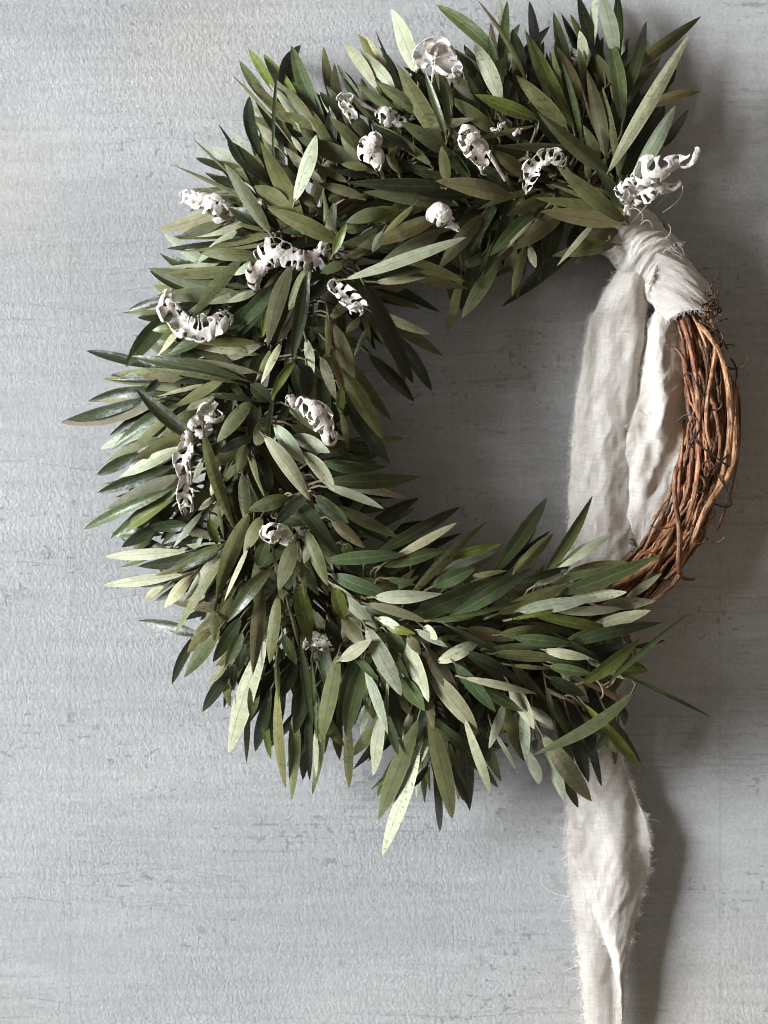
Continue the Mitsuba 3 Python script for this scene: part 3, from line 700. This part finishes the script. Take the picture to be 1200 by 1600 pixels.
for k, (pts_, wd, st, rl, ln, th_, lab) in enumerate(CURLED):
    tm = curled_leaf(pts_, wd, 50 + k, st, rl, ln, th_, -1 if k in (3, 4, 7, 8, 9, 12, 13, 14, 15, 19) else 1)
    add(numbered('wreath__white_leaf'), tm, 'white_felt', label=lab or 'curled white felted leaf tucked between the olive leaves')

# ------------------------------------------------------------------ the linen ribbon
labels['ribbon'] = {'label': 'torn off-white linen ribbon wrapped round the vine ring, its frayed ends hanging down', 'category': 'ribbon'}


def cloth(rows, n, m, wrinkle, seed, belly=0.0, folds=()):
    """A strip of cloth: rows of (y, left x, right x, height left, height middle, height right); returns the grid (n, m, 3) and its uv in metres."""
    from scipy.interpolate import PchipInterpolator
    r = np.array(rows, float)
    y = np.linspace(r[0, 0], r[-1, 0], n)
    L, R, h0, h1, h2 = (PchipInterpolator(r[:, 0], r[:, c])(y) for c in range(1, 6))
    s = np.linspace(0, 1, m)
    edge = meshkit.fbm(np.stack([y / 16, y * 0, y * 0 + seed], -1), 3, seed) - 0.5
    edge2 = meshkit.fbm(np.stack([y / 16, y * 0 + 9, y * 0 + seed], -1), 3, seed + 5) - 0.5
    L, R = L + 5 * edge, R + 5 * edge2
    g = np.empty((n, m, 3))
    for j, q in enumerate(s):
        x = L + (R - L) * q
        h = h0 * (1 - q) * (1 - 2 * q) + 4 * h1 * q * (1 - q) + h2 * q * (2 * q - 1)
        ph = np.stack([x / 42, y / 95, np.full(n, seed * 3.1)], -1)
        h = h + wrinkle * (meshkit.fbm(ph, 3, seed) - 0.5) * 2 + 0.5 * wrinkle * (1 - np.abs(2 * meshkit.fbm(np.stack([(x + 0.5 * y) / 26, (y - 0.6 * x) / 60, np.full(n, seed * 1.7)], -1), 3, seed + 2) - 1) * 2.2)
        for (fx0, fy0, fx1, fy1, wid, amp) in folds:      # soft creases along lines
            d = np.array([fx1 - fx0, fy1 - fy0]); ln = np.hypot(*d); d = d / ln
            al = (x - fx0) * d[0] + (y - fy0) * d[1]; ac = (x - fx0) * -d[1] + (y - fy0) * d[0]
            h = h + amp * np.exp(-(ac / wid) ** 2) * np.clip(1 - np.abs(al / ln - 0.5) * 1.2, 0, 1)
        h = np.maximum(h, 0.0025)
        k = (DIST - h) / DIST
        g[:, j] = np.stack([(x - 600) * S * k, -h, (800 - y) * S * k], -1)
    uv = np.empty((n, m, 2))
    uv[..., 0] = (s * np.mean(R - L) * S)[None]; uv[..., 1] = (-y * S)[:, None]
    return g, uv


def fringe(edge, inward, seed, every=0.00030, length=(0.0013, 0.0044), skip=0.0):
    """Frayed threads along an edge (points), pointing away from the cloth."""
    rg = np.random.default_rng(seed)
    L = np.r_[0, np.cumsum(np.linalg.norm(np.diff(edge, axis=0), axis=1))]
    parts, s = [], 0.0
    while s < L[-1]:
        s += every * rg.uniform(0.4, 1.6)
        if rg.random() < skip: continue
        p = np.array([np.interp(s, L, edge[:, c]) for c in range(3)])
        q = np.array([np.interp(min(s + .001, L[-1]), L, edge[:, c]) for c in range(3)])
        i = int(np.clip(np.searchsorted(L, s), 0, len(inward) - 1))
        d = unit(-inward[i]); t = unit(q - p)
        l = rg.uniform(*length) * (0.35 + 1.25 * float(meshkit.noise(np.array([s * 260.0, seed, 0.5])))) * (2.4 if rg.random() < 0.05 else 1)
        lean, up = rg.normal(0.15, 0.45), rg.normal(0, 0.35)
        path = [p - d * 0.0008]
        for j in range(1, 5):
            dd = unit(d + t * (lean + rg.normal(0, 0.25) * j / 2) + np.array([0, -1, 0]) * up)
            path.append(path[-1] + dd * l / 4)
        parts.append(tube(np.array(path), np.array([.00014, .00013, .00012, .0001, .00007]), 3))
    return join(parts)


def strip(key, rows, n, m, wrinkle, seed, folds=(), sides='LR', back=None):
    g, uv = cloth(rows, n, m, wrinkle, seed, folds=folds)
    add(key, (g.reshape(-1, 3), grid_faces(n, m)), 'linen', uv=uv.reshape(-1, 2))
    fr_ = []
    if 'L' in sides: fr_.append(fringe(g[:, 0], g[:, 1] - g[:, 0], seed + 1))
    if 'R' in sides: fr_.append(fringe(g[:, -1], g[:, -2] - g[:, -1], seed + 2))
    if fr_:
        v, f, u = join(fr_)
        add(key + '__fringe', (v, f), 'linen_thread', smooth=False, kind='stuff', label='frayed threads along the torn edges')
    return g


LONG = [(418, 968, 1022, 0.02, 0.024, 0.024), (432, 958, 1018, 0.022, 0.03, 0.026), (450, 948, 1014, 0.018, 0.029, 0.022), (474, 935, 1011, 0.013, 0.025, 0.017), (500, 922, 1009, 0.011, 0.0165, 0.0125), (550, 912, 1003, 0.01, 0.0165, 0.0125), (600, 904, 996, 0.01, 0.0165, 0.0125), (650, 897, 991, 0.009, 0.0165, 0.0125), (700, 893, 988, 0.009, 0.0165, 0.0125), (760, 890, 986, 0.009, 0.0165, 0.0125), (850, 888, 984, 0.01, 0.0165, 0.0125), (920, 886, 989, 0.009, 0.016, 0.0125), (1000, 892, 988, 0.008, 0.014, 0.016), (1060, 900, 981, 0.008, 0.016, 0.016), (1140, 905, 974, 0.008, 0.018, 0.014), (1180, 896, 974, 0.0095, 0.0165, 0.013), (1215, 888, 982, 0.0085, 0.0155, 0.012), (1250, 885, 996, 0.009, 0.0155, 0.012), (1290, 886, 1010, 0.012, 0.0165, 0.013), (1322, 892, 1016, 0.015, 0.0185, 0.015), (1350, 901, 1014, 0.017, 0.0205, 0.015), (1400, 916, 1003, 0.016, 0.0195, 0.015), (1450, 936, 991, 0.015, 0.0185, 0.014), (1500, 956, 981, 0.0145, 0.018, 0.014), (1545, 966, 975, 0.0145, 0.016, 0.014), (1592, 971, 974, 0.0145, 0.015, 0.014)]
strip('ribbon__long_tail', LONG, 360, 40, 0.0023, 31, sides='LR',
      folds=[(1000, 445, 985, 620, 16, .004), (940, 470, 925, 640, 14, -.004), (985, 1230, 965, 1420, 26, .0014), (930, 620, 950, 860, 24, .0015), (985, 1190, 1000, 1330, 12, -.003)])
UNDER = [(1285, 884, 960, .006, .008, .008), (1320, 886, 985, .008, .010, .009), (1400, 893, 994, .010, .012, .011), (1460, 900, 984, .011, .013, .0125), (1520, 907, 976, .011, .0135, .0135), (1580, 911, 972, .011, .0135, .014), (1660, 914, 968, .011, .0135, .013)]
strip('ribbon__folded_end', UNDER, 150, 26, 0.0009, 37, sides='L', folds=[(955, 1420, 962, 1640, 8, -.0015), (925, 1380, 930, 1640, 16, .0015)])
SHORT = [(470, 1030, 1066, .026, .028, .024), (500, 1018, 1066, .018, .024, .018), (540, 1009, 1070, .014, .0195, .015), (590, 1004, 1078, .013, .020, .015), (620, 1000, 1084, .014, .0205, .015), (645, 989, 1087, .015, .021, .014),
         (690, 979, 1089, .014, .021, .014), (740, 971, 1081, .012, .0185, .013), (790, 971, 1064, .010, .018, .010), (830, 976, 1046, .008, .013, .008), (862, 997, 1026, .006, .009, .006), (885, 1003, 1012, .005, .006, .004)]
strip('ribbon__short_tail', SHORT, 180, 34, 0.0042, 41, sides='LR', folds=[(1030, 540, 1040, 700, 14, .005), (1075, 640, 1000, 840, 16, -.004), (1050, 620, 1010, 700, 9, .003)])


def wrap(key, th0, th1, r0, r1, seed, twist, n=110, m=140, ridge=0.10, ends=(True, True), hub=0.0):
    """Cloth wound round the ring: a sleeve with slanting folds."""
    rg = np.random.default_rng(seed)
    t = np.linspace(0, 1, n); a = np.linspace(0, 2 * np.pi, m)
    g = np.empty((n, m, 3)); c0 = P(CX, CY, HUB + hub); R = RING * S * (DIST - HUB) / DIST
    T_, A_ = np.meshgrid(t, a, indexing='ij')
    wob = meshkit.fbm(np.stack([T_ * 3.6 + seed, np.cos(A_ + T_ * twist) * 2.6, np.sin(A_ + T_ * twist) * 2.6], -1), 5, seed) - 0.5
    rid = np.abs(((A_ * 1.3 + T_ * twist * 1.2 + 0.6 * wob) * 2.1 / np.pi) % 2 - 1) ** 2.2
    rad = (r0 + (r1 - r0) * T_) * (1 + ridge * (rid - 0.35) + 0.30 * wob) 
    th = np.radians(th0 + (th1 - th0) * T_ + 4.0 * np.sin(A_ + seed) + 2.2 * np.sin(2 * A_ + 1.3 * seed))
    rr = R - 0.0015 - 0.002 * (1 - T_) + rad * np.cos(A_)
    g[..., 0] = c0[0] + rr * np.cos(th); g[..., 2] = c0[2] + rr * np.sin(th); g[..., 1] = c0[1] - rad * np.sin(A_) * 1.02
    uv = np.stack([A_ * 0.02, T_ * abs(th1 - th0) / 57.3 * R], -1)
    add(key, (g.reshape(-1, 3), grid_faces(n, m)), 'linen', uv=uv.reshape(-1, 2))
    fr_ = []
    if ends[0]: fr_.append(fringe(g[0], g[1] - g[0], seed + 3))
    if ends[1]: fr_.append(fringe(g[-1], g[-2] - g[-1], seed + 4))
    if fr_:
        v, f, u = join(fr_)
        add(key + '__fringe', (v, f), 'linen_thread', smooth=False, kind='stuff', label='frayed threads along the torn edges')


wrap('ribbon__wrap', 50, 26.5, 0.0172, 0.0160, 3, 2.6, ridge=0.16)
wrap('ribbon__wrap_001', 54.5, 38, 0.0176, 0.0176, 8, 4.2, ridge=0.15, hub=0.001)

# loose threads
lt = [[(985, 338, .055), (990, 325, .062), (1000, 330, .064), (1002, 345, .060)], [(1035, 332, .050), (1050, 322, .054), (1064, 306, .052), (1066, 290, .048)], 
      [(890, 1402, .009), (874, 1398, .007), (856, 1390, .005), (845, 1377, .004), (847, 1368, .004)], [(888, 1400, .008), (880, 1410, .006), (874, 1425, .004)],
      [(1000, 352, .058), (1012, 344, .062), (1020, 356, .060)], [(1040, 372, .050), (1048, 360, .052), (1044, 350, .053)], [(1008, 612, .02), (1000, 640, .024), (1012, 650, .022)]]
for k, q in enumerate(lt):
    v, f, u = px_tube(q, .00017, 4, 26)
    add(numbered('ribbon__thread'), (v, f), 'linen_thread')
